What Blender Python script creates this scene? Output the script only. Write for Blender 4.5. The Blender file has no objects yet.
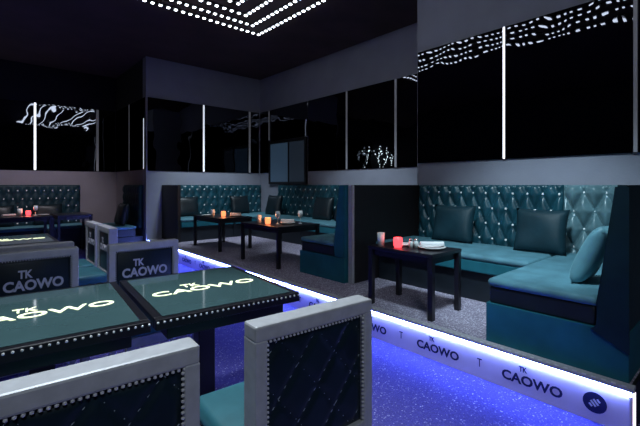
import bpy, bmesh, math, random
from mathutils import Vector, Matrix
random.seed(7)
C = bpy.context.scene.collection
R = math.radians
PI = math.pi

# ------------------------------------------------------------------ materials
def newmat(name):
    m = bpy.data.materials.new(name); m.use_nodes = True
    nt = m.node_tree
    b = next(n for n in nt.nodes if n.type == 'BSDF_PRINCIPLED')
    return m, nt, b

def pmat(name, col, rough=0.5, metal=0.0, var=0.12, nscale=12, bump=0.0, bscale=60, sheen=0.0, sheencol=None, emit=None, estr=0, spec=0.5):
    m, nt, b = newmat(name)
    b.inputs['Roughness'].default_value = rough
    b.inputs['Metallic'].default_value = metal
    b.inputs['Specular IOR Level'].default_value = spec
    tc = nt.nodes.new('ShaderNodeTexCoord')
    nz = nt.nodes.new('ShaderNodeTexNoise'); nz.inputs['Scale'].default_value = nscale
    nz.inputs['Detail'].default_value = 4
    nt.links.new(tc.outputs['Object'], nz.inputs['Vector'])
    cr = nt.nodes.new('ShaderNodeValToRGB')
    lo = [max(0, c*(1-var)) for c in col]; hi = [min(1, c*(1+var)) for c in col]
    cr.color_ramp.elements[0].position = 0.3; cr.color_ramp.elements[1].position = 0.7
    cr.color_ramp.elements[0].color = (*lo, 1); cr.color_ramp.elements[1].color = (*hi, 1)
    nt.links.new(nz.outputs['Fac'], cr.inputs['Fac'])
    nt.links.new(cr.outputs['Color'], b.inputs['Base Color'])
    if bump:
        n2 = nt.nodes.new('ShaderNodeTexNoise'); n2.inputs['Scale'].default_value = bscale
        nt.links.new(tc.outputs['Object'], n2.inputs['Vector'])
        bp = nt.nodes.new('ShaderNodeBump'); bp.inputs['Strength'].default_value = bump
        bp.inputs['Distance'].default_value = 0.01
        nt.links.new(n2.outputs['Fac'], bp.inputs['Height'])
        nt.links.new(bp.outputs['Normal'], b.inputs['Normal'])
    if sheen:
        b.inputs['Sheen Weight'].default_value = sheen
        b.inputs['Sheen Roughness'].default_value = 0.4
        b.inputs['Sheen Tint'].default_value = (*(sheencol or col), 1)
    if emit:
        b.inputs['Emission Color'].default_value = (*emit, 1)
        b.inputs['Emission Strength'].default_value = estr
    return m

def carpet(name, base, fleck, thr=0.66, scale=90):
    m, nt, b = newmat(name)
    b.inputs['Roughness'].default_value = 0.95
    b.inputs['Specular IOR Level'].default_value = 0.1
    tc = nt.nodes.new('ShaderNodeTexCoord')
    v = nt.nodes.new('ShaderNodeTexVoronoi'); v.inputs['Scale'].default_value = scale
    nt.links.new(tc.outputs['Object'], v.inputs['Vector'])
    sep = nt.nodes.new('ShaderNodeSeparateColor')
    nt.links.new(v.outputs['Color'], sep.inputs['Color'])
    cr = nt.nodes.new('ShaderNodeValToRGB')
    e = cr.color_ramp.elements
    e[0].position = 0; e[0].color = (*[c*0.7 for c in base], 1)
    e[1].position = thr; e[1].color = (*base, 1)
    x = e.new(min(0.99, thr+0.06)); x.color = (*[(a*0.6+f*0.4) for a, f in zip(base, fleck)], 1)
    x = e.new(1.0); x.color = (*fleck, 1)
    nt.links.new(sep.outputs['Red'], cr.inputs['Fac'])
    nt.links.new(cr.outputs['Color'], b.inputs['Base Color'])
    nz = nt.nodes.new('ShaderNodeTexNoise'); nz.inputs['Scale'].default_value = 200
    nt.links.new(tc.outputs['Object'], nz.inputs['Vector'])
    bp = nt.nodes.new('ShaderNodeBump'); bp.inputs['Strength'].default_value = 0.5; bp.inputs['Distance'].default_value = 0.01
    nt.links.new(nz.outputs['Fac'], bp.inputs['Height']); nt.links.new(bp.outputs['Normal'], b.inputs['Normal'])
    return m

def mirrormat(name, refl, wave=0.03, scale=2.2):
    m, nt, b = newmat(name)
    b.inputs['Base Color'].default_value = (*refl, 1)
    b.inputs['Metallic'].default_value = 1.0
    b.inputs['Roughness'].default_value = 0.015
    b.inputs['Specular Tint'].default_value = (0.0, 0.0, 0.0, 1)
    tc = nt.nodes.new('ShaderNodeTexCoord')
    nz = nt.nodes.new('ShaderNodeTexNoise'); nz.inputs['Scale'].default_value = scale; nz.inputs['Detail'].default_value = 1.0
    nt.links.new(tc.outputs['Object'], nz.inputs['Vector'])
    bp = nt.nodes.new('ShaderNodeBump'); bp.inputs['Strength'].default_value = 1.0; bp.inputs['Distance'].default_value = wave
    nt.links.new(nz.outputs['Fac'], bp.inputs['Height']); nt.links.new(bp.outputs['Normal'], b.inputs['Normal'])
    return m

def emat(name, col, st, base=(0.8, 0.8, 0.8)):
    m, nt, b = newmat(name)
    b.inputs['Base Color'].default_value = (*base, 1)
    b.inputs['Roughness'].default_value = 0.4
    b.inputs['Emission Color'].default_value = (*col, 1)
    b.inputs['Emission Strength'].default_value = st
    return m

def glassmat(name, col, rough=0.03):
    m, nt, b = newmat(name)
    b.inputs['Base Color'].default_value = (*col, 1)
    b.inputs['Roughness'].default_value = rough
    b.inputs['Transmission Weight'].default_value = 1.0
    b.inputs['IOR'].default_value = 1.45
    return m

M = dict(
    floor=carpet('glitter_carpet', (0.13, 0.12, 0.42), (0.85, 0.85, 0.95), 0.93, 150),
    platcarpet=carpet('grey_carpet', (0.38, 0.33, 0.45), (0.85, 0.8, 0.95), 0.72, 130),
    wall=pmat('grey_plaster', (0.28, 0.29, 0.36), 0.85, nscale=3, var=0.06, bump=0.15),
    walldark=pmat('black_plaster', (0.012, 0.012, 0.018), 0.9, nscale=3, var=0.1),
    wallbrown=pmat('taupe_plaster', (0.25, 0.23, 0.26), 0.9, nscale=3, var=0.06, bump=0.15),
    ceil=pmat('black_ceiling_paint', (0.07, 0.042, 0.04), 0.9, nscale=2, var=0.2),
    mirror=mirrormat('smoked_mirror', (0.10, 0.105, 0.125), 0.005, 2.6),
    darkmetal=pmat('black_metal', (0.02, 0.02, 0.025), 0.35, 0.6),
    blackwood=pmat('black_lacquer', (0.012, 0.011, 0.016), 0.28, nscale=30),
    panel=pmat('black_leatherette', (0.012, 0.010, 0.012), 0.55, bump=0.2, bscale=40),
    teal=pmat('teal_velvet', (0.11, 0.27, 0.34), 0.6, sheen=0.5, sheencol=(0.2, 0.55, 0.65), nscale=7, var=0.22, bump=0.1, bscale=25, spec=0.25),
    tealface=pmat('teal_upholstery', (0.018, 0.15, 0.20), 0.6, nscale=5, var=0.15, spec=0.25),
    tufted=pmat('teal_tufted_velvet', (0.010, 0.062, 0.088), 0.34, sheen=0.15, sheencol=(0.2, 0.5, 0.55), nscale=9, var=0.35, spec=0.5),
    tuftlit=pmat('lit_teal_tufted_velvet', (0.10, 0.19, 0.22), 0.28, sheen=0.3, sheencol=(0.4, 0.6, 0.65), nscale=9, var=0.25),  # same tufted velvet, caught light put into a paler base colour
    navy=pmat('navy_black_upholstery', (0.010, 0.016, 0.024), 0.5, nscale=9, var=0.2),
    pillowdark=pmat('dark_teal_satin', (0.008, 0.034, 0.048), 0.55, spec=0.3, nscale=5, var=0.25, bump=0.2, bscale=14),
    pillowblack=pmat('black_teal_satin', (0.006, 0.014, 0.02), 0.45, nscale=5, var=0.25, bump=0.2, bscale=14),
    pillowlight=pmat('pale_teal_velvet', (0.13, 0.32, 0.39), 0.5, sheen=0.6, sheencol=(0.4, 0.7, 0.75), nscale=6, var=0.2, bump=0.2, bscale=14),
    crystal=pmat('crystal_button', (0.92, 0.96, 0.98), 0.12, 0.0, nscale=40),
    silver=pmat('silver_leaf_wood', (0.52, 0.52, 0.56), 0.45, 0.1, nscale=30, var=0.08, bump=0.05),
    nail=pmat('nailhead_metal', (0.9, 0.9, 0.93), 0.2, 0.35, nscale=40),
    chairpanel=pmat('midnight_teal_quilt', (0.005, 0.016, 0.025), 0.4, nscale=8, var=0.25),
    seat=pmat('teal_seat_velvet', (0.03, 0.15, 0.19), 0.55, sheen=0.5, sheencol=(0.15, 0.5, 0.6), nscale=6, var=0.25),
    stitch=pmat('grey_stitching', (0.42, 0.48, 0.54), 0.5, nscale=60),
    thread=pmat('silver_thread', (0.6, 0.6, 0.68), 0.5, nscale=60),
    top=pmat('teal_glass_top', (0.060, 0.115, 0.125), 0.06, 0.0, nscale=3, var=0.12, spec=0.5),
    glint=emat('gold_lettering_glint', (0.93, 1.0, 0.55), 1.2),  # emission stands in for light reflected by the gold table lettering
    riser=pmat('white_riser_board', (0.9, 0.8, 0.85), 0.5, nscale=4, var=0.05),
    ink=pmat('navy_lettering', (0.008, 0.010, 0.06), 0.5, nscale=20),
    emblem=pmat('white_emblem', (0.8, 0.8, 0.85), 0.5, nscale=20),
    nosing=pmat('ribbed_alloy_nosing', (0.55, 0.54, 0.60), 0.45, 0.0, nscale=60),
    led=emat('blue_led', (0.17, 0.25, 1.0), 95.0),
    twig=emat('fairy_bulb', (0.85, 1.0, 0.95), 14.0),
    ledend=emat('white_edge_light', (1.0, 0.85, 1.0), 1.6),
    ledcool=emat('white_led', (0.85, 0.93, 1.0), 7.0),
    stripbright=emat('bright_light_strip', (0.85, 0.9, 1.0), 2.2),
    stripmid=emat('half_bright_light_strip', (0.8, 0.88, 1.0), 0.8),
    stripdim=emat('dim_light_strip', (0.8, 0.85, 1.0), 0.05, (0.3, 0.3, 0.34)),
    pane=emat('blue_lit_pane', (0.20, 0.38, 0.62), 0.075, (0.04, 0.07, 0.12)),
    panedim=emat('dim_lit_pane', (0.20, 0.30, 0.45), 0.03, (0.03, 0.05, 0.08)),
    redglass=emat('glowing_red_glass', (1.0, 0.06, 0.08), 2.5, (0.6, 0.05, 0.04)),
    orangeglass=emat('glowing_amber_glass', (1.0, 0.22, 0.08), 2.2, (0.6, 0.2, 0.06)),
    flame=emat('flame', (1.0, 0.6, 0.25), 12.0),
    wax=pmat('wax', (0.8, 0.7, 0.55), 0.5),
    glass=pmat('frosted_glass', (0.8, 0.86, 0.86), 0.12, var=0.03),
    china=pmat('white_china', (0.85, 0.85, 0.85), 0.25, var=0.03),
    linen=pmat('white_linen', (0.85, 0.86, 0.88), 0.8, var=0.05, bump=0.2),
    steel=pmat('steel', (0.6, 0.6, 0.62), 0.25, 0.9),
)

# ------------------------------------------------------------------ mesh helpers
def box(bm, x0, x1, y0, y1, z0, z1, r=0.0, seg=2):
    b = bmesh.new()
    bmesh.ops.create_cube(b, size=1.0)
    for v in b.verts:
        v.co = Vector(((x0+x1)/2+v.co.x*(x1-x0), (y0+y1)/2+v.co.y*(y1-y0), (z0+z1)/2+v.co.z*(z1-z0)))
    if r:
        bmesh.ops.bevel(b, geom=list(b.edges), offset=r, segments=seg, profile=0.5, affect='EDGES')
    merge(bm, b)
    return bm

def merge(bm, b, mat=None):
    me = bpy.data.meshes.new('tmp')
    if mat is not None: b.transform(mat)
    b.to_mesh(me); b.free()
    bm.from_mesh(me); bpy.data.meshes.remove(me)

def lathe(bm, prof, seg=20, at=(0, 0, 0)):
    rings = []
    for r, z in prof:
        rings.append([bm.verts.new((at[0]+r*math.cos(2*PI*i/seg), at[1]+r*math.sin(2*PI*i/seg), at[2]+z)) for i in range(seg)])
    for a, b in zip(rings, rings[1:]):
        for i in range(seg):
            bm.faces.new((a[i], a[(i+1) % seg], b[(i+1) % seg], b[i]))
    bm.faces.new(list(reversed(rings[0]))); bm.faces.new(rings[-1])
    return bm

def ball(bm, c, r, sub=1, squash=(1, 1, 1)):
    b = bmesh.new(); bmesh.ops.create_icosphere(b, subdivisions=sub, radius=1.0)
    for v in b.verts:
        v.co = Vector((c[0]+v.co.x*r*squash[0], c[1]+v.co.y*r*squash[1], c[2]+v.co.z*r*squash[2]))
    merge(bm, b)

def prism(bm, pts, a0, a1, axis='x'):
    """extrude the closed polygon pts (two coordinates) along an axis"""
    def P(p, a): return (a, p[0], p[1]) if axis == 'x' else (p[0], a, p[1])
    A = [bm.verts.new(P(p, a0)) for p in pts]; B = [bm.verts.new(P(p, a1)) for p in pts]
    n = len(pts)
    for i in range(n): bm.faces.new((A[i], A[(i+1) % n], B[(i+1) % n], B[i]))
    bm.faces.new(list(reversed(A))); bm.faces.new(B)
    return bm

def obj(name, bm, mat, parent=None, smooth=False, kind=None):
    bmesh.ops.recalc_face_normals(bm, faces=list(bm.faces))
    me = bpy.data.meshes.new(name); bm.to_mesh(me); bm.free()
    if smooth:
        for p in me.polygons: p.use_smooth = True
    o = bpy.data.objects.new(name, me); C.objects.link(o)
    me.materials.append(M[mat])
    if parent is not None: o.parent = parent
    if kind: o['kind'] = kind
    return o

def thing(name, label, cat, loc=(0, 0, 0), rz=0.0, group=None):
    o = bpy.data.objects.new(name, None); C.objects.link(o)
    o.empty_display_size = 0.1
    o.location = loc; o.rotation_euler = (0, 0, rz)
    o['label'] = label; o['category'] = cat
    if group: o['group'] = group
    return o

def tag(o, label, cat, group=None):
    o['label'] = label; o['category'] = cat
    if group: o['group'] = group
    return o

def dup(root, loc, rz, label, group=None):
    r = root.copy(); C.objects.link(r); r.location = loc; r.rotation_euler = (0, 0, rz)
    r['label'] = label
    if group: r['group'] = group
    for ch in list(root.children):
        c = ch.copy(); C.objects.link(c); c.parent = r
        for g in list(ch.children):
            d = g.copy(); C.objects.link(d); d.parent = c
    return r

def struct(name, bm, mat, parent=None):
    return obj(name, bm, mat, parent, kind='structure')

def bx(*a, **k): return box(bmesh.new(), *a, **k)

def text_bm(body, size, depth=0.002, sx=1.0, bold=0.0):
    cu = bpy.data.curves.new('lettering', 'FONT'); cu.body = body; cu.size = size; cu.extrude = depth
    cu.align_x = 'CENTER'; cu.align_y = 'CENTER'; cu.resolution_u = 3; cu.offset = bold*size
    o = bpy.data.objects.new('lettering', cu); C.objects.link(o)
    dg = bpy.context.evaluated_depsgraph_get(); dg.update()
    me = bpy.data.meshes.new_from_object(o.evaluated_get(dg))
    b = bmesh.new(); b.from_mesh(me)
    bpy.data.objects.remove(o); bpy.data.meshes.remove(me)
    b.transform(Matrix.Diagonal((sx, 1, 1, 1)))
    return b

def word_bm(size, depth=0.002, emblem=True, sx=1.15, bold=0.03, tk=0.8):
    """the house word with the linked T-K emblem above its second letter"""
    b = text_bm('CAOWO', size, depth, sx, bold)
    if emblem:
        e = text_bm('TK', size*tk, depth, 0.8, bold)
        e.transform(Matrix.Translation((-size*0.55, size*0.82, 0)))
        merge(b, e)
    return b

# ------------------------------------------------------------------ setting
P = 0.24           # platform height
CEIL = 3.8
struct('floor', bx(-3.0, 5.3, -2.5, 10.0, -0.1, 0.0), 'floor')
struct('platform', bx(2.565, 5.1, 0.45, 7.9, 0.0, P), 'platcarpet')
struct('ceiling', bx(-3.2, 5.5, -2.7, 10.2, CEIL, CEIL+0.1), 'ceil')
struct('wall_right', bx(4.31, 5.3, -2.5, 2.95, 0.0, CEIL), 'wall')
struct('wall_bay', bx(5.1, 5.3, 2.95, 8.1, 0.0, CEIL), 'wall')
struct('wall_back', bx(2.5, 5.1, 7.9, 8.1, 0.0, CEIL), 'wall')
struct('wall_passage', bx(2.5, 2.7, 8.1, 10.2, 0.0, 1.6), 'wallbrown')
struct('wall_passage_upper', bx(2.5, 2.7, 8.1, 10.2, 1.6, CEIL), 'walldark')
struct('wall_far', bx(-3.2, 2.5, 10.0, 10.2, 0.0, 1.6), 'wallbrown')
struct('wall_far_upper', bx(-3.2, 2.5, 10.0, 10.2, 1.6, CEIL), 'walldark')
struct('wall_left', bx(-3.2, -3.0, -2.7, 10.0, 0.0, CEIL), 'walldark')
struct('wall_front', bx(-3.0, 5.5, -2.7, -2.5, 0.0, CEIL), 'walldark')

# lit step: white riser board with the house lettering, alloy nosing, LED strip
riser = struct('trim_1', bx(2.55, 2.565, 0.435, 7.9, 0.0, P-0.035), 'riser')
for i in range(11):
    yc = 0.93 + 0.645*i
    if yc > 7.6: break
    w = word_bm(0.082, 0.001, emblem=True, sx=1.05, tk=0.55)
    w.transform(Matrix.Translation((2.549, yc, 0.085)) @ Matrix.Rotation(-PI/2, 4, 'Z') @ Matrix.Rotation(PI/2, 4, 'X'))
    obj('lettering', w, 'ink', riser)
    e = text_bm('T', 0.08, 0.001, 0.7)
    e.transform(Matrix.Translation((2.549, yc+0.322, 0.10)) @ Matrix.Rotation(-PI/2, 4, 'Z') @ Matrix.Rotation(PI/2, 4, 'X'))
    obj('emblem', e, 'ink', riser)
d = bmesh.new(); bmesh.ops.create_cone(d, cap_ends=True, segments=28, radius1=0.056, radius2=0.056, depth=0.003)
d.transform(Matrix.Translation((2.5485, 0.60, 0.105)) @ Matrix.Rotation(PI/2, 4, 'Y'))
disc = obj('round_emblem', d, 'ink', riser)
d = bmesh.new()
for k, (s, l) in enumerate(((-0.024, 0.010), (-0.008, 0.018), (0.008, 0.018), (0.024, 0.010))):
    b = bx(-0.001, 0.001, -l, l, s-0.005, s+0.005)
    merge(d, b)
d.transform(Matrix.Translation((2.5465, 0.60, 0.105)) @ Matrix.Rotation(R(50), 4, 'X'))
obj('mark', d, 'emblem', disc)
struct('trim_2', bx(2.535, 2.60, 0.43, 7.9, P-0.012, P+0.006), 'nosing')
st = bmesh.new()
y = 0.46
while y < 7.85:
    box(st, 2.540, 2.552, y, y+0.02, P+0.006, P+0.010); y += 0.045
struct('trim_3', st, 'emblem')
struct('trim_4', bx(2.54, 2.565, 0.425, 0.447, 0.0, P-0.012), 'riser')
struct('trim_5', bx(2.565, 5.1, 0.435, 0.45, 0.0, P), 'panel')
stp = thing('led_strip', 'glowing white and blue light strip under the nosing of the carpeted step', 'light strip', (2.55, 4.1, P-0.024))
b = bmesh.new(); box(b, -0.012, 0.0, -3.66, 3.78, -0.012, 0.0115)
obj('diffuser', b, 'led', stp)
b = bmesh.new(); box(b, 0.0005, 0.014, -3.66, 3.78, -0.010, 0.0115)
obj('channel', b, 'darkmetal', stp)
b = bmesh.new(); box(b, -0.010, 0.014, -3.676, -3.668, -0.21, 0.0115)
obj('end_diffuser', b, 'ledend', stp)

# ------------------------------------------------------------------ ceiling light frames
names = ['outermost', 'second from outside', 'second from inside', 'innermost']
cx, cy = 2.46, 2.99
for k in range(4):
    hx, hy = 1.06-0.27*k, 2.5-0.25*k
    t = thing('ceiling_light_frame', 'rectangle of white dotted lights on the black ceiling, %s of the nested set' % names[k], 'ceiling light', (cx, cy, CEIL), 0, 'nested ceiling light frames')
    ch = bmesh.new(); w = 0.03
    box(ch, -hx-w, hx+w, -hy-w, -hy+w, -0.014, -0.001); box(ch, -hx-w, hx+w, hy-w, hy+w, -0.014, -0.001)
    box(ch, -hx-w, -hx+w, -hy+w, hy-w, -0.014, -0.001); box(ch, hx-w, hx+w, -hy+w, hy-w, -0.014, -0.001)
    obj('channel', ch, 'darkmetal', t)
    dm = bmesh.new(); s = 0.018
    n = int(2*hx/0.105); m_ = int(2*hy/0.105)
    pts = [(-hx+2*hx*i/n, sy*hy) for i in range(n+1) for sy in (-1, 1)] + [(sx*hx, -hy+2*hy*i/m_) for i in range(1, m_) for sx in (-1, 1)]
    for x, y in pts: box(dm, x-s, x+s, y-s, y+s, -0.026, -0.0145)
    obj('diodes', dm, 'ledcool', t, kind='stuff')

# ------------------------------------------------------------------ mirror panels and light strips between them
def mirror(axis, plane, a0, a1, z0, z1, label, group):
    g = 0.008
    if axis == 'x': b = bx(plane-0.02, plane-0.001, a0+g, a1-g, z0, z1, r=0.003, seg=1)
    else: b = bx(a0+g, a1-g, plane-0.02, plane-0.001, z0, z1, r=0.003, seg=1)
    o = obj('mirror_panel', b, 'mirror'); tag(o, label, 'mirror', group); return o

def strip(axis, plane, a, z0, z1, mat, label, group, w=0.018):
    t = thing('wall_light_strip', label, 'light strip', (plane, a, z0) if axis == 'x' else (a, plane, z0), 0 if axis == 'x' else R(90), group)
    h = z1-z0                           # local: wall is towards +x
    obj('housing', bx(-0.028, -0.0205, -w, w, 0, h), 'darkmetal', t)
    obj('diffuser', bx(-0.036, -0.0282, -w*0.8, w*0.8, 0.004, h-0.004, r=0.003, seg=1), mat, t)
    return t

G1 = 'smoked mirror panels over the near booth'; S1 = 'vertical light strips over the near booth'
ZB, ZT = 1.58, 3.01
mirror('x', 4.31, 1.83, 2.94, ZB, ZT, 'dark smoked mirror above the button-tufted sofa, between the lit strip and the wall corner', G1)
mirror('x', 4.31, 0.71, 1.83, ZB, ZT, 'dark smoked mirror between the two light strips above the near booth', G1)
mirror('x', 4.31, -0.5, 0.71, ZB, ZT, 'sliver of smoked mirror cut off by the photo edge beyond the dim strip', G1)
strip('x', 4.31, 1.83, ZB, ZT, 'stripbright', 'bright white vertical light strip on the mirrors above the near tufted sofa', S1, 0.013)
strip('x', 4.31, 0.71, ZB, ZT, 'stripdim', 'dim vertical strip on the mirrors beside the right edge of the photo', S1)
G2 = 'smoked mirror panels along the bay side wall'; S2 = 'vertical strips along the bay side wall'
mirror('x', 5.1, 2.96, 3.88, ZB, ZT, 'dark smoked mirror of the bay next to the projecting wall corner', G2)
mirror('x', 5.1, 3.88, 4.98, ZB, ZT, 'dark smoked mirror of the bay between its two dim strips', G2)
mirror('x', 5.1, 4.98, 6.1, ZB, ZT, 'dark smoked mirror of the bay just beside the small blue window', G2)
mirror('x', 5.1, 6.1, 7.47, 2.30, ZT, 'short dark mirror above the small blue window', G2)
mirror('x', 5.1, 7.47, 7.87, ZB, ZT, 'narrow dark mirror in the corner of the bay beside the small window', G2)
strip('x', 5.1, 3.88, ZB, ZT, 'stripdim', 'dim grey strip on the bay mirrors closest to the projecting wall corner', S2, 0.026)
strip('x', 5.1, 4.98, ZB, ZT, 'stripdim', 'dim grey strip on the bay mirrors midway between window and projecting corner', S2, 0.026)
strip('x', 5.1, 7.47, 2.32, ZT, 'stripdim', 'short dim strip above the corner of the small blue window', S2, 0.02)
G3 = 'smoked mirror panels on the bay back wall'; S3 = 'vertical strips on the bay back wall'
mirror('y', 7.9, 2.52, 3.67, ZB, ZT, 'dark mirror of the bay back wall beside the free wall corner', G3)
mirror('y', 7.9, 3.67, 4.8, ZB, ZT, 'dark mirror of the bay back wall between its two tall strips', G3)
mirror('y', 7.9, 4.8, 5.07, ZB, ZT, 'narrow dark mirror at the inner corner of the bay back wall', G3)
strip('y', 7.9, 3.67, ZB, ZT, 'stripmid', 'glowing white strip in the middle of the bay back wall mirrors', S3, 0.022)
strip('y', 7.9, 4.8, ZB, ZT, 'stripdim', 'dim grey strip on the bay back wall near its inner corner', S3, 0.03)
G4 = 'smoked mirror panels on the far wall'; S4 = 'vertical strips on the far wall'
mirror('y', 10.0, -1.4, -0.2, 1.61, ZT, 'far wall smoked mirror cut off by the left edge of the photo', G4)
mirror('y', 10.0, -0.2, 0.95, 1.61, ZT, 'far wall smoked mirror on the outer side of the bright strip', G4)
mirror('y', 10.0, 0.95, 2.1, 1.61, ZT, 'far wall smoked mirror between the bright strip and the dim strip', G4)
mirror('y', 10.0, 2.1, 2.47, 1.61, ZT, 'narrow far wall mirror in the passage corner', G4)
strip('y', 10.0, 0.95, 1.61, ZT, 'stripbright', 'bright white vertical strip on the far wall above the candle table', S4, 0.022)
strip('y', 10.0, 2.1, 1.61, ZT, 'stripdim', 'dim vertical strip on the far wall near the passage corner', S4, 0.03)
G5 = 'smoked mirror panels in the passage'; S5 = 'vertical strips in the passage'
mirror('x', 2.5, 7.93, 8.89, 1.61, ZT, 'passage mirror at the free wall corner', G5)
mirror('x', 2.5, 8.89, 9.97, 1.61, ZT, 'passage mirror deep in the corner with the far wall', G5)
strip('x', 2.5, 8.89, 1.61, ZT, 'stripdim', 'dim vertical strip between the two passage mirrors', S5)
strip('x', 2.5, 7.945, 1.61, 2.6, 'stripmid', 'short glowing strip at the free corner of the passage wall', S5, 0.012)

# small blue window in the bay side wall
wf = bmesh.new()
for a in ((5.04, 5.099, 6.12, 6.17, 1.32, 2.28), (5.04, 5.099, 7.40, 7.45, 1.32, 2.28), (5.04, 5.099, 6.17, 7.40, 2.22, 2.28),
          (5.04, 5.099, 6.17, 7.40, 1.32, 1.37), (5.045, 5.099, 6.70, 6.73, 1.37, 2.22)): box(wf, *a)
win = struct('window_1', wf, 'darkmetal')
struct('pane', bx(5.06, 5.075, 6.73, 7.40, 1.37, 2.22), 'pane', win)
struct('pane', bx(5.06, 5.075, 6.17, 6.70, 1.37, 2.22), 'panedim', win)

# ------------------------------------------------------------------ sofas
def tuft_bm(w, h, a=0.2, c=0.33, depth=0.032, step=0.0167, base=0.05, du=0.0, dv=0.0):
    """tufted pad in local coords: width along +x (0..w), height +z (0..h), bulging towards -y; returns mesh and button spots"""
    bm = bmesh.new()
    nx = max(4, int(w/step)); nz = max(4, int(h/step))
    def H(u, v):
        p = (u+du)/a + (v+dv)/c; q = (u+du)/a - (v+dv)/c
        t = min(abs(math.sin(PI*p)), abs(math.sin(PI*q)))
        e = min(1.0, u/0.03, (w-u)/0.03, v/0.03 + 0.1, (h-v)/0.03 + 0.1)
        return base + depth*(max(t, 0)**0.55)*max(e, 0)**0.5
    g = [[bm.verts.new((w*i/nx, -H(w*i/nx, h*j/nz), h*j/nz)) for i in range(nx+1)] for j in range(nz+1)]
    for j in range(nz):
        for i in range(nx): bm.faces.new((g[j][i], g[j][i+1], g[j+1][i+1], g[j+1][i]))
    # closed back and rim
    rim = [g[0][i] for i in range(nx+1)] + [g[j][nx] for j in range(1, nz+1)] + [g[nz][i] for i in range(nx-1, -1, -1)] + [g[j][0] for j in range(nz-1, 0, -1)]
    bk = [bm.verts.new((v.co.x, 0, v.co.z)) for v in rim]
    n = len(rim)
    for i in range(n): bm.faces.new((rim[i], bk[i], bk[(i+1) % n], rim[(i+1) % n]))
    bm.faces.new(bk)
    spots = []
    for r in range(-2, int(2*h/c)+3):
        v = r*c/2 - dv
        for k in range(-2, int(w/a)+3):
            u = (k + (0.5 if r % 2 else 0.0))*a - du
            if 0.02 < u < w-0.02 and 0.02 < v < h-0.02: spots.append((u, v))
    return bm, spots, base

def button_mesh(r):
    b = bmesh.new(); ball(b, (0, 0, 0), r, 2, (1, 0.6, 1))
    me = bpy.data.meshes.new('button'); b.to_mesh(me); b.free(); me.materials.append(M['crystal'])
    return me
BTN = button_mesh(0.0125); BTNF = button_mesh(0.017)

def tufted_back(parent, loc, rz, w, h, mat='tufted', far=False, du=0.0, a=0.145, c=0.33, depth=0.05):
    bm, spots, base = tuft_bm(w, h, a, c, depth, step=0.0125 if not far else 0.0275, du=du, dv=0.06)
    o = obj('backrest', bm, mat, parent, smooth=True)
    o.location = loc; o.rotation_euler = (0, 0, rz)
    for u, v in spots:
        b = bpy.data.objects.new('button', BTNF if far else BTN); C.objects.link(b)
        b.parent = o; b.location = (u, -base-0.013, v)
    return o

TOP = 1.06; SB, SC = 0.265, 0.43      # back top, base top, cushion top over the platform
def cushion(parent, x0, x1, y0, y1, z0=SB, z1=SC, mat='navy'):
    c = obj('seat_cushion', bx(x0, x1, y0, y1, z0+0.001, z1-0.055, r=0.012), mat, parent)
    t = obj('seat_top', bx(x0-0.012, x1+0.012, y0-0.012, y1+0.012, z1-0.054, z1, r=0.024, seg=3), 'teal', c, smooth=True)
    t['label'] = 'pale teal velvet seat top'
    return c

SG = 'teal velvet banquette sofas'
# near booth, along the wall (local = offsets from the base point)
t = thing('banquette_sofa', 'teal button-tufted sofa along the wall behind the small black table with the red candle', 'sofa', (3.4, 1.25, P), 0, SG)
obj('base', bx(0.05, 0.90, 0.0, 1.63, 0.0, SB), 'navy', t)
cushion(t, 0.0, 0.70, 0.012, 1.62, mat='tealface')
tufted_back(t, (0.90, 1.63, SC-0.06), -PI/2, 1.63, TOP-SC+0.06)
# near booth, corner return
t = thing('banquette_sofa', 'teal sofa end running out to the lit step, beside the round emblem', 'sofa', (2.60, 0.46, P), 0, SG)
obj('base', bx(0.0, 1.69, 0.0, 0.77, 0.0, SB), 'tealface', t)
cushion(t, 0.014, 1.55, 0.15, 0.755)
tufted_back(t, (1.69, 0.785, SC-0.06), -PI/2, 0.62, TOP-SC+0.06, 'tuftlit', a=0.17, c=0.34, depth=0.085)
b = prism(bmesh.new(), [(0.0, SB+0.001), (0.0, TOP), (0.06, TOP), (0.145, SB+0.14), (0.145, SB+0.001)], 0.0, 1.60, 'x')
bmesh.ops.bevel(b, geom=list(b.edges), offset=0.01, segments=2, affect='EDGES')
obj('side_backrest', b, 'pillowdark', t)
b = prism(bmesh.new(), [(-0.004, 0.16), (-0.004, TOP-0.01), (0.055, TOP-0.01), (0.13, SB+0.15), (0.145, SB+0.01), (0.17, SB-0.01)], -0.014, -0.001, 'x')
obj('end_panel', b, 'pillowdark', t)
# bay: side sofa against the divider
t = thing('banquette_sofa', 'teal sofa end standing against the back of the black divider panel', 'sofa', (2.98, 2.965, P), 0, SG)
obj('base', bx(0.0, 2.10, 0.0, 0.76, 0.0, SB), 'tealface', t)
cushion(t, 0.014, 1.32, 0.17, 0.745)
b = prism(bmesh.new(), [(0.0, SB+0.001), (0.0, TOP), (0.09, TOP), (0.16, SB+0.14), (0.16, SB+0.001)], 0.0, 2.10, 'x')
bmesh.ops.bevel(b, geom=list(b.edges), offset=0.012, segments=2, affect='EDGES')
obj('side_backrest', b, 'tealface', t)
# bay: two along the side wall
for k, (y0, y1, lab) in enumerate(((3.74, 5.40, 'teal tufted sofa along the bay side wall, nearer the divider panel'),
                                   (5.41, 7.07, 'teal tufted sofa along the bay side wall under the small blue window'))):
    t = thing('banquette_sofa', lab, 'sofa', (4.30, y0, P), 0, SG); L = y1-y0
    obj('base', bx(0.04, 0.79, 0.0, L, 0.0, SB), 'navy', t)
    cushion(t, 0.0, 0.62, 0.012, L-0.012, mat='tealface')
    tufted_back(t, (0.79, L, SC-0.06), -PI/2, L, TOP-SC+0.06, 'tufted', True, a=0.16)
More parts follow.
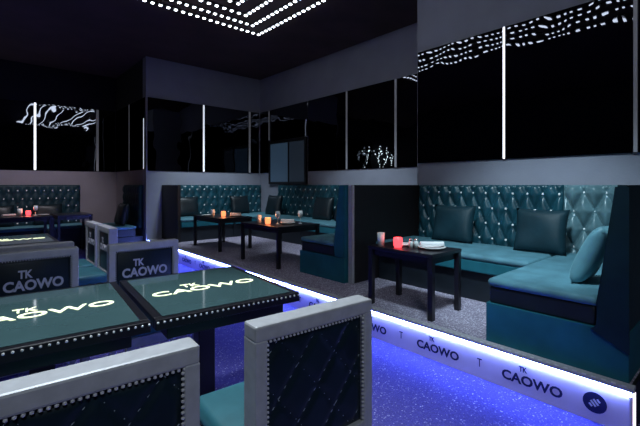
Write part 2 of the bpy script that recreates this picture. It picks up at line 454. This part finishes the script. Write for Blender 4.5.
# bay: back wall
for k, (x0, x1, lab) in enumerate(((2.86, 3.97, 'teal tufted sofa on the bay back wall, at its open end'),
                                   (3.98, 5.09, 'teal tufted sofa on the bay back wall, in the inner corner'))):
    t = thing('banquette_sofa', lab, 'sofa', (x0, 7.09, P), 0, SG); L = x1-x0
    obj('base', bx(0.0, L, 0.04, 0.80, 0.0, SB), 'navy', t)
    cushion(t, 0.012, L-0.012, 0.0, 0.66, mat='tealface')
    tufted_back(t, (0, 0.80, SC-0.06), 0, L, TOP-SC+0.06, 'tufted', True, a=0.16)
    if k == 0:
        obj('end_panel', bx(-0.06, -0.005, 0.0, 0.80, 0.0, TOP), 'panel', t)
# far wall sofas on the floor
for k, (x0, x1, lab) in enumerate(((-1.3, 0.29, 'dark teal tufted sofa on the far wall, cut by the left photo edge'),
                                   (0.30, 1.75, 'dark teal tufted sofa on the far wall behind the candle table'))):
    t = thing('banquette_sofa', lab, 'sofa', (x0, 9.2, 0.0), 0, SG); L = x1-x0
    obj('base', bx(0.0, L, 0.04, 0.79, 0.0, 0.30), 'navy', t)
    cushion(t, 0.012, L-0.012, 0.0, 0.66, 0.30, 0.48)
    tufted_back(t, (0, 0.79, 0.42), 0, L, 1.30-0.42, 'pillowdark', True)
t = thing('banquette_sofa', 'dark sofa in the passage beside the free wall corner', 'sofa', (1.76, 8.05, 0.0), 0, SG)
obj('base', bx(0.04, 0.73, 0.0, 1.10, 0.0, 0.30), 'navy', t)
cushion(t, 0.0, 0.60, 0.012, 1.09, 0.30, 0.50)
tufted_back(t, (0.73, 1.10, 0.44), -PI/2, 1.10, 1.30-0.44, 'pillowdark', True)
# divider
t = thing('divider_panel', 'tall black divider panel between the near booth and the bay behind it', 'divider', (3.04, 2.89, P))
obj('panel', bx(0.02, 1.25, 0.0, 0.06, 0.0, TOP, r=0.004, seg=1), 'panel', t)
o = obj('end_cap', bx(-0.012, 0.0195, -0.004, 0.064, 0.0, TOP, r=0.004, seg=1), 'silver', t)

# ------------------------------------------------------------------ pillows
def pillow(loc, rz, tilt, w, h, th, mat, label, group):
    bm = bmesh.new(); n = 14
    def prof(u, v):
        k = max(0.0, (1-u**4)*(1-v**4)); return th*0.5*k**0.5
    def P_(u, v): 
        s = 1-0.07*(1-abs(u)**2)*abs(v)**6; s2 = 1-0.07*(1-abs(v)**2)*abs(u)**6
        return u*w*0.5*s2, v*h*0.5*s
    F = [[None]*(n+1) for _ in range(n+1)]; B = [[None]*(n+1) for _ in range(n+1)]
    for j in range(n+1):
        for i in range(n+1):
            u, v = -1+2*i/n, -1+2*j/n
            x, z = P_(u, v); y = prof(u, v)*(1+0.12*math.sin(3*u+2*v))
            F[j][i] = bm.verts.new((x, -y, z))
            B[j][i] = F[j][i] if i in (0, n) or j in (0, n) else bm.verts.new((x, y, z))
    for j in range(n):
        for i in range(n):
            bm.faces.new((F[j][i], F[j][i+1], F[j+1][i+1], F[j+1][i]))
            bm.faces.new((B[j][i], B[j+1][i], B[j+1][i+1], B[j][i+1]))
    o = obj('pillow', bm, mat, smooth=True)
    o.location = loc
    o.rotation_euler = (Matrix.Rotation(rz, 3, 'Z') @ Matrix.Rotation(tilt, 3, 'X')).to_euler()
    tag(o, label, 'pillow', group)
    return o
PG = 'scatter pillows on the sofas'
Z0 = P+SC
pillow((4.02, 2.28, Z0+0.20), -PI/2, -0.22, 0.50, 0.42, 0.15, 'pillowdark', 'square dark teal pillow on the near tufted sofa behind the red candle table', PG)
pillow((3.96, 1.36, Z0+0.20), -PI/2, -0.22, 0.46, 0.42, 0.15, 'pillowdark', 'square dark teal pillow standing where the two near sofas meet', PG)
pillow((3.02, 0.715, Z0+0.185), PI, -0.42, 0.34, 0.41, 0.12, 'pillowlight', 'pale teal pillow leaning on the side backrest at the sofa end above the step', PG)
pillow((4.78, 6.86, Z0+0.2), -PI/2, -0.22, 0.50, 0.44, 0.15, 'pillowblack', 'black pillow in the bay under the small blue window', PG)
pillow((4.78, 5.30, Z0+0.2), -PI/2, -0.22, 0.50, 0.44, 0.15, 'pillowblack', 'black pillow on the bay side sofa, farther of the pair', PG)
pillow((4.78, 4.70, Z0+0.2), -PI/2, -0.22, 0.52, 0.44, 0.15, 'pillowblack', 'black pillow on the bay side sofa, nearer of the pair', PG)
pillow((3.22, 7.63, Z0+0.2), 0, -0.22, 0.46, 0.40, 0.15, 'pillowblack', 'black pillow at the open end of the bay back sofa', PG)
pillow((4.40, 7.63, Z0+0.2), 0, -0.22, 0.46, 0.40, 0.15, 'pillowblack', 'black pillow on the bay back sofa near the inner corner', PG)
pillow((0.35, 9.75, 0.70), 0, -0.22, 0.50, 0.42, 0.15, 'pillowblack', 'black pillow on the far wall sofa under the bright strip', PG)
pillow((1.15, 9.75, 0.70), 0, -0.22, 0.50, 0.42, 0.15, 'pillowblack', 'black pillow at the end of the far wall sofa', PG)
pillow((2.21, 8.45, 0.72), -PI/2, -0.2, 0.55, 0.44, 0.16, 'pillowblack', 'black pillow on the passage sofa by the free wall corner', PG)

# ------------------------------------------------------------------ chairs
CW, CD, CH = 0.46, 0.46, 0.90
def quilt_bm(w, h, y, side):
    """diamond quilted panel face at y, bulging towards side (+1/-1) along y"""
    bm = bmesh.new(); nx, nz = 38, 44; a = 0.145
    g = []
    for j in range(nz+1):
        row = []
        for i in range(nx+1):
            u, v = w*i/nx - w/2, h*j/nz
            p = u/a + v/(a*1.25); q = u/a - v/(a*1.25)
            t = min(abs(math.sin(PI*p)), abs(math.sin(PI*q)))
            e = min(1, (w/2-abs(u))/0.02, v/0.02, (h-v)/0.02)
            row.append(bm.verts.new((u, y + side*0.010*min(1, t*2.2)**0.6*max(0, e), v)))
        g.append(row)
    for j in range(nz):
        for i in range(nx): bm.faces.new((g[j][i], g[j][i+1], g[j+1][i+1], g[j+1][i]))
    return bm
def make_chair(label, group):
    t = thing('dining_chair', label, 'chair', (0, 0, 0), 0, group)
    hw = CW/2; yb = -CD/2; th = 0.075; sw = 0.038; z0 = 0.44; tr = 0.048
    fr = bmesh.new()
    box(fr, -hw, hw, yb, yb+th, CH-tr, CH, r=0.007)
    box(fr, -hw, -hw+sw, yb, yb+th, z0, CH-tr+0.004, r=0.004)
    box(fr, hw-sw, hw, yb, yb+th, z0, CH-tr+0.004, r=0.004)
    box(fr, -hw+sw-0.002, hw-sw+0.002, yb+0.004, yb+th-0.004, z0, z0+0.04, r=0.004)
    obj('back_frame', fr, 'silver', t)
    pw, ph = CW-2*sw, CH-tr-z0-0.04
    pb = bmesh.new()
    box(pb, -pw/2, pw/2, yb+0.022, yb+th-0.022, z0+0.04, CH-tr)
    q = quilt_bm(pw, ph, yb+0.0215, -1); q.transform(Matrix.Translation((0, 0, z0+0.04))); merge(pb, q)
    q = bmesh.new(); box(q, -pw/2+0.012, pw/2-0.012, yb+th-0.022, yb+th-0.010, z0+0.05, CH-tr-0.012, r=0.008); merge(pb, q)
    back = obj('back_panel', pb, 'chairpanel', t, smooth=True)
    sb = bmesh.new(); a = 0.145; cz = a*1.25; zb = z0+0.04
    for sg in (-1, 1):
        for k in range(-8, 9):
            # line u/a + sg*v/cz = k, clipped to the panel
            pts = []
            for i in range(61):
                v = ph*i/60; u = a*(k-sg*v/cz)
                if abs(u) < pw/2-0.008 and 0.008 < v < ph-0.008: pts.append((u, v))
            for p, q in zip(pts, pts[1:]):
                du, dv = q[0]-p[0], q[1]-p[1]; L = math.hypot(du, dv); nx_, nz_ = -dv/L*0.0014, du/L*0.0014
                prism(sb, [(p[0]-nx_, zb+p[1]-nz_), (q[0]-nx_, zb+q[1]-nz_), (q[0]+nx_, zb+q[1]+nz_), (p[0]+nx_, zb+p[1]+nz_)], yb+0.0195, yb+0.0215, 'y')
    obj('stitching', sb, 'stitch', back)
    w = word_bm(0.082, 0.0012, True, 0.90, 0.035)
    w.transform(Matrix.Translation((0, yb+th-0.0085, CH-0.205)) @ Matrix.Rotation(PI, 4, 'Z') @ Matrix.Rotation(PI/2, 4, 'X'))
    obj('lettering', w, 'thread', back)
    nb = bmesh.new()
    for yy in (yb+0.006, yb+th-0.006):
        n = int(pw/0.0135)
        for i in range(n+1):
            ball(nb, (-pw/2+pw*i/n, yy, CH-tr-0.004), 0.0048, 1)
        n = int(ph/0.0135)
        for i in range(n):
            for s in (-1, 1): ball(nb, (s*(pw/2-0.004), yy, z0+0.04+ph*i/n), 0.0048, 1)
    obj('nailhead_trim', nb, 'nail', t, kind='stuff')
    obj('seat', bx(-hw+0.002, hw-0.002, yb+th+0.002, yb+th+0.44, 0.405, 0.49, r=0.03, seg=4), 'seat', t, smooth=True)
    obj('seat_frame', bx(-hw+0.008, hw-0.008, yb+th+0.008, yb+th+0.43, 0.345, 0.404, r=0.006), 'silver', t)
    for sx in (-1, 1):
        for yy, zt in ((yb+0.038, z0-0.001), (yb+th+0.40, 0.344)):
            b = bmesh.new(); bmesh.ops.create_cone(b, cap_ends=True, segments=4, radius1=0.018, radius2=0.030, depth=zt)
            b.transform(Matrix.Translation((sx*(hw-0.028), yy, zt/2)) @ Matrix.Rotation(PI/4, 4, 'Z'))
            obj('leg', b, 'silver', t)
    return t
CG = 'silver framed dining chairs'
def at_back(x, yface, rz, off):
    """chair origin so that the point (0, off) of the chair lies at (x, yface)"""
    return (x+off*math.sin(rz), yface-off*math.cos(rz), 0)
rz = R(-4)
c0 = make_chair('silver-framed chair with dark quilted back, standing between the lettered table corner and the blue floor', CG)
c0.location = at_back(0.82, 0.92, rz, -CD/2); c0.rotation_euler = (0, 0, rz)
dup(c0, at_back(0.195, 0.945, rz, -CD/2), rz, 'silver-framed quilted chair back cut off by the lower left corner of the photo', CG)
inn = -CD/2+0.075
dup(c0, at_back(0.90, 2.85, PI+R(-2), inn), PI+R(-2), 'dark chair with silver lettering facing us beyond the table end by the lit step', CG)
dup(c0, at_back(0.275, 2.91, PI+R(-2), inn), PI+R(-2), 'dark lettered chair facing us at the left edge of the photo', CG)
dup(c0, at_back(0.30, 3.20, 0, -CD/2), 0, 'chair standing back to back behind the lettered chair at the photo edge', CG)
dup(c0, (0.93+inn, 4.20, 0), PI/2, 'chair seen edge-on at the second table, the one nearer us', CG)
dup(c0, (0.93+inn, 4.74, 0), PI/2, 'chair seen edge-on at the second table, the one farther from us', CG)

# ------------------------------------------------------------------ dining tables
TW, TD, TZ = 0.70, 0.82, 0.75
def make_dining(label, group):
    t = thing('dining_table', label, 'table', (0, 0, 0), 0, group)
    hx, hy = TW/2, TD/2
    fr = bmesh.new(); f = 0.035
    box(fr, -hx, hx, -hy, -hy+f, TZ-0.045, TZ, r=0.004); box(fr, -hx, hx, hy-f, hy, TZ-0.045, TZ, r=0.004)
    box(fr, -hx, -hx+f, -hy+f, hy-f, TZ-0.045, TZ, r=0.004); box(fr, hx-f, hx, -hy+f, hy-f, TZ-0.045, TZ, r=0.004)
    obj('top_frame', fr, 'blackwood', t)
    top = obj('table_top', bx(-hx+f, hx-f, -hy+f, hy-f, TZ-0.035, TZ+0.002), 'top', t)
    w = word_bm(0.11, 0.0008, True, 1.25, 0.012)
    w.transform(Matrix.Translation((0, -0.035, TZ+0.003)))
    l = obj('lettering', w, 'glint', top); l['label'] = 'pale gold inlaid lettering, reflected light put in as glow'
    nb = bmesh.new()
    for i in range(int(TW/0.025)+1):
        x = -hx+0.008+(TW-0.016)*i/int(TW/0.025)
        ball(nb, (x, -hy-0.001, TZ-0.012), 0.0058, 1); ball(nb, (x, hy+0.001, TZ-0.012), 0.0058, 1)
    obj('bead_trim', nb, 'nail', t, kind='stuff')
    obj('apron', bx(-hx+0.06, hx-0.06, -hy+0.06, hy-0.06, TZ-0.11, TZ-0.046, r=0.004), 'blackwood', t)
    obj('pedestal', bx(-0.045, 0.045, -0.045, 0.045, 0.031, TZ-0.111, r=0.006), 'blackwood', t)
    obj('base', bx(-0.19, 0.19, -0.19, 0.19, 0.0, 0.03, r=0.008), 'blackwood', t)
    return t
DG = 'glass topped dining tables'
tr = R(-5)
t0 = make_dining('beaded glass-topped table with pale gold lettering, its corner by the lit step', DG)
t0.location = (0.937, 2.003, 0); t0.rotation_euler = (0, 0, tr)
dup(t0, (0.937-0.718*math.cos(tr), 2.003-0.718*math.sin(tr), 0), tr, 'beaded glass-topped table with pale gold lettering at the left edge of the photo', DG)
dup(t0, (0.28, 4.13, 0), 0, 'second-row table behind the lettered chairs, nearer half of the pair', DG)
dup(t0, (0.28, 4.97, 0), 0, 'second-row table behind the lettered chairs, farther half of the pair', DG)

# ------------------------------------------------------------------ lounge tables
def lounge_table(x0, x1, y0, y1, zb, h, label, group):
    t = thing('lounge_table', label, 'table', ((x0+x1)/2, (y0+y1)/2, zb), 0, group)
    hx, hy = (x1-x0)/2, (y1-y0)/2
    obj('table_top', bx(-hx, hx, -hy, hy, h-0.03, h, r=0.004), 'blackwood', t)
    obj('apron', bx(-hx+0.03, hx-0.03, -hy+0.03, hy-0.03, h-0.085, h-0.031), 'blackwood', t)
    for sx in (-1, 1):
        for sy in (-1, 1):
            x, y = sx*(hx-0.025), sy*(hy-0.025)
            obj('leg', bx(x-0.022, x+0.022, y-0.022, y+0.022, 0, h-0.0305, r=0.003, seg=1), 'blackwood', t)
    return t
LG = 'black lounge tables'
lounge_table(2.645, 3.095, 1.675, 2.335, P, 0.52, 'small black square-legged table with a red candle in front of the near sofas', LG)
lounge_table(2.85, 3.55, 4.0, 4.92, P, 0.53, 'black square-legged table in the bay, nearer the divider panel', LG)
lounge_table(2.9, 3.5, 5.66, 6.64, P, 0.53, 'black square-legged table in the bay, nearer the back wall', LG)
lounge_table(-0.1, 1.05, 8.35, 9.1, 0, 0.75, 'dark table with a candle in front of the far wall sofa', LG)
lounge_table(1.12, 1.68, 8.35, 9.1, 0, 0.75, 'dark bare table at the end of the far wall sofa', LG)

# ------------------------------------------------------------------ twig lights high on the far wall, out of the frame: the bay mirrors show them
t = thing('twig_light', 'branch of white fairy lights, seen as sparkles reflected low in the bay mirrors', 'fairy lights', (-1.6, 9.90, 2.0))
br = bmesh.new(); dm = bmesh.new()
def twig(x, z, ang, L):
    n = max(2, int(L/0.11))
    for i in range(n+1):
        px, pz = x+math.sin(ang)*L*i/n, z+math.cos(ang)*L*i/n
        ball(dm, (px, 0, pz), 0.019, 1)
    dx, dz = math.cos(ang)*0.006, -math.sin(ang)*0.006
    ex, ez = x+math.sin(ang)*L, z+math.cos(ang)*L
    prism(br, [(x-dx, z-dz), (ex-dx, ez-dz), (ex+dx, ez+dz), (x+dx, z+dz)], 0.022, 0.034, 'y')
for bxx in (0.75, 0.0, -0.45, -0.85):
    L = random.uniform(0.5, 0.9)
    twig(bxx, 0.05, random.uniform(-0.35, 0.1), L)
    twig(bxx-0.03, 0.25, 0.6, L*0.45); twig(bxx-0.05, 0.35, -0.7, L*0.4)
obj('branch', br, 'darkmetal', t); obj('bulbs', dm, 'twig', t, kind='stuff')

# ------------------------------------------------------------------ tableware
def candle(x, y, z, mat, label, power, col):
    t = thing('candle_holder', label, 'candle', (x, y, z), 0, 'candles on the tables')
    b = lathe(bmesh.new(), [(0.030, 0.0), (0.038, 0.02), (0.040, 0.06), (0.036, 0.085), (0.033, 0.085), (0.036, 0.06), (0.033, 0.012), (0.001, 0.010)], 20)
    obj('glass_cup', b, mat, t, smooth=True)
    obj('wax', lathe(bmesh.new(), [(0.028, 0.0125), (0.028, 0.045)], 16), 'wax', t)
    b = bmesh.new(); ball(b, (0, 0, 0.062), 0.007, 2, (1, 1, 2.2)); obj('flame', b, 'flame', t, smooth=True)
    l = bpy.data.lights.new('candle_glow', 'POINT'); l.energy = power; l.color = col; l.shadow_soft_size = 0.03
    lo = bpy.data.objects.new('candle_glow', l); C.objects.link(lo); lo.parent = t; lo.location = (0, 0, 0.13)
def tumbler(x, y, z, label, s=1.0):
    b = lathe(bmesh.new(), [(0.026*s, 0), (0.031*s, 0.105*s), (0.0285*s, 0.105*s), (0.024*s, 0.008*s), (0.001, 0.007*s)], 20)
    o = obj('tumbler', b, 'glass', smooth=True); o.location = (x, y, z); tag(o, label, 'glass', 'drinking glasses')
def wineglass(x, y, z, label):
    t = thing('wine_glass', label, 'glass', (x, y, z), 0, 'drinking glasses')
    obj('bowl', lathe(bmesh.new(), [(0.004, 0.075), (0.03, 0.095), (0.036, 0.13), (0.029, 0.175), (0.027, 0.175), (0.034, 0.13), (0.028, 0.098), (0.001, 0.082)], 20), 'glass', t, smooth=True)
    obj('stem', lathe(bmesh.new(), [(0.032, 0.0), (0.030, 0.004), (0.004, 0.010), (0.0035, 0.0745)], 16), 'glass', t, smooth=True)
def plate(x, y, z, r, label):
    b = lathe(bmesh.new(), [(r*0.6, 0), (r, 0.018), (r*0.98, 0.022), (r*0.6, 0.006), (0.001, 0.005)], 28)
    o = obj('plate', b, 'china', smooth=True); o.location = (x, y, z); tag(o, label, 'plate', 'white plates')
def napkin(x, y, z, rz, label, L=0.2):
    b = bmesh.new(); bmesh.ops.create_cone(b, cap_ends=True, segments=14, radius1=0.020, radius2=0.018, depth=L)
    b.transform(Matrix.Translation((0, 0, 0.0205)) @ Matrix.Rotation(PI/2, 4, 'Y'))
    o = obj('rolled_napkin', b, 'linen', smooth=False); o.location = (x, y, z); o.rotation_euler = (0, 0, rz); tag(o, label, 'napkin', 'white rolled napkins')
def shaker(x, y, z, label):
    t = thing('shaker', label, 'shaker', (x, y, z), 0, 'shakers')
    obj('body', lathe(bmesh.new(), [(0.018, 0), (0.020, 0.045), (0.016, 0.06)], 16), 'glass', t, smooth=True)
    obj('cap', lathe(bmesh.new(), [(0.0165, 0.0605), (0.016, 0.075), (0.008, 0.082)], 16), 'steel', t, smooth=True)
z = P+0.52
candle(2.75, 2.08, z, 'redglass', 'red glowing glass candle on the small table of the near booth', 0.7, (1.0, 0.12, 0.08))
tumbler(2.715, 2.24, z, 'pale tumbler beside the red candle', 1.1)
plate(2.86, 2.10, z, 0.075, 'small white plate right behind the red candle')
shaker(2.80, 1.98, z, 'little shaker between red candle and napkins, the outer one')
shaker(2.84, 1.955, z, 'little shaker between red candle and napkins, the inner one')
plate(2.90, 1.84, z, 0.115, 'wide white plate under the rolled napkin on the near booth table')
napkin(2.90, 1.84, z+0.022, R(-40), 'white rolled napkin lying on the wide plate of the near booth table', 0.2)
z = P+0.53
candle(3.0, 4.45, z, 'orangeglass', 'amber candle on the bay table nearer the divider panel', 1.6, (1.0, 0.35, 0.15))
tumbler(2.97, 4.62, z, 'pale tumbler beside the amber candle of the bay table nearer the divider', 1.1)
wineglass(3.08, 4.33, z, 'stemmed glass beside the amber candle of the bay table nearer the divider')
plate(3.22, 4.30, z, 0.11, 'white plate on the bay table nearer the divider')
napkin(3.22, 4.30, z+0.022, R(-40), 'white rolled napkin on the plate of the bay table nearer the divider', 0.18)
wineglass(3.38, 4.22, z, 'stemmed glass standing alone past the plate of the bay table nearer the divider')
candle(3.15, 6.0, z, 'orangeglass', 'amber candle on the bay table nearer the back wall', 1.6, (1.0, 0.35, 0.15))
tumbler(3.03, 6.15, z, 'pale tumbler beside the amber candle of the bay table nearer the back wall', 1.1)
plate(3.32, 5.90, z, 0.11, 'white plate on the bay table nearer the back wall')
napkin(3.32, 5.90, z+0.022, R(-40), 'white rolled napkin on the plate of the bay table nearer the back wall', 0.18)
plate(3.00, 6.30, z, 0.10, 'white plate by the tumbler on the bay table nearer the back wall')
z = 0.75
candle(0.74, 8.8, z, 'redglass', 'red candle on the far table below the bright strip', 1.5, (1.0, 0.2, 0.12))
tumbler(0.62, 8.82, z, 'pale tumbler on the far table beside its red candle', 1.2)
napkin(0.46, 8.75, z, R(30), 'white napkin roll at the outer end of the far table', 0.22)
wineglass(0.84, 8.72, z, 'stemmed glass on the far table beside its red candle')
plate(0.95, 8.58, z, 0.085, 'white plate at the inner end of the far table')

# ------------------------------------------------------------------ light
def spot(loc, target, energy, col, size=1.2, blend=0.8, soft=0.25):  # unseen spots, added to brighten tables, sofas and walls
    l = bpy.data.lights.new('fill_spot', 'SPOT'); l.energy = energy; l.color = col; l.spot_size = size; l.spot_blend = blend; l.shadow_soft_size = soft
    o = bpy.data.objects.new('fill_spot', l); C.objects.link(o); o.location = loc
    o.rotation_euler = (Vector(target)-Vector(loc)).to_track_quat('-Z', 'Y').to_euler()
spot((0.4, 2.2, 3.7), (0.5, 1.5, 0.8), 380, (0.80, 0.93, 1.0), 0.95)
spot((-0.6, -1.6, 3.5), (1.6, 1.6, 0.5), 130, (0.78, 0.90, 1.0), 1.1)  # fill added behind the camera for chair fronts and sofa faces
spot((0.4, 4.2, 3.7), (0.3, 4.5, 0.8), 260, (0.80, 0.85, 1.0), 0.95)
spot((1.7, 0.9, 3.6), (3.7, 1.4, 0.7), 500, (0.66, 0.88, 1.0), 0.85)
spot((2.9, 4.0, 3.6), (4.6, 4.4, 0.8), 260, (0.7, 0.88, 1.0), 1.0)
spot((3.2, 5.9, 3.6), (3.8, 7.5, 0.8), 300, (0.72, 0.88, 1.0), 1.1)
spot((0.9, 7.2, 3.7), (1.1, 9.9, 0.9), 260, (0.95, 0.9, 1.0), 0.9)

w = bpy.data.worlds.new('world'); bpy.context.scene.world = w; w.use_nodes = True
bg = w.node_tree.nodes.get('Background') or w.node_tree.nodes.new('ShaderNodeBackground')
bg.inputs['Color'].default_value = (0.05, 0.07, 0.12, 1); bg.inputs['Strength'].default_value = 0.05

# ------------------------------------------------------------------ camera
cam = bpy.data.cameras.new('camera'); co = bpy.data.objects.new('camera', cam); C.objects.link(co)
co.location = (0, 0, 1.3); co.rotation_euler = (PI/2, 0, R(-41.6))
cam.sensor_fit = 'HORIZONTAL'; cam.sensor_width = 36; cam.lens = 36*390/640
cam.shift_y = -28/640; cam.clip_start = 0.02
sc = bpy.context.scene; sc.camera = co
sc.view_settings.view_transform = 'Standard'; sc.view_settings.look = 'None'
sc.view_settings.exposure = 0.0; sc.view_settings.gamma = 1.0; sc.view_settings.use_curve_mapping = False
sc.cycles.use_denoising = True
sc.cycles.max_bounces = 8
sc.cycles.sample_clamp_indirect = 4.0
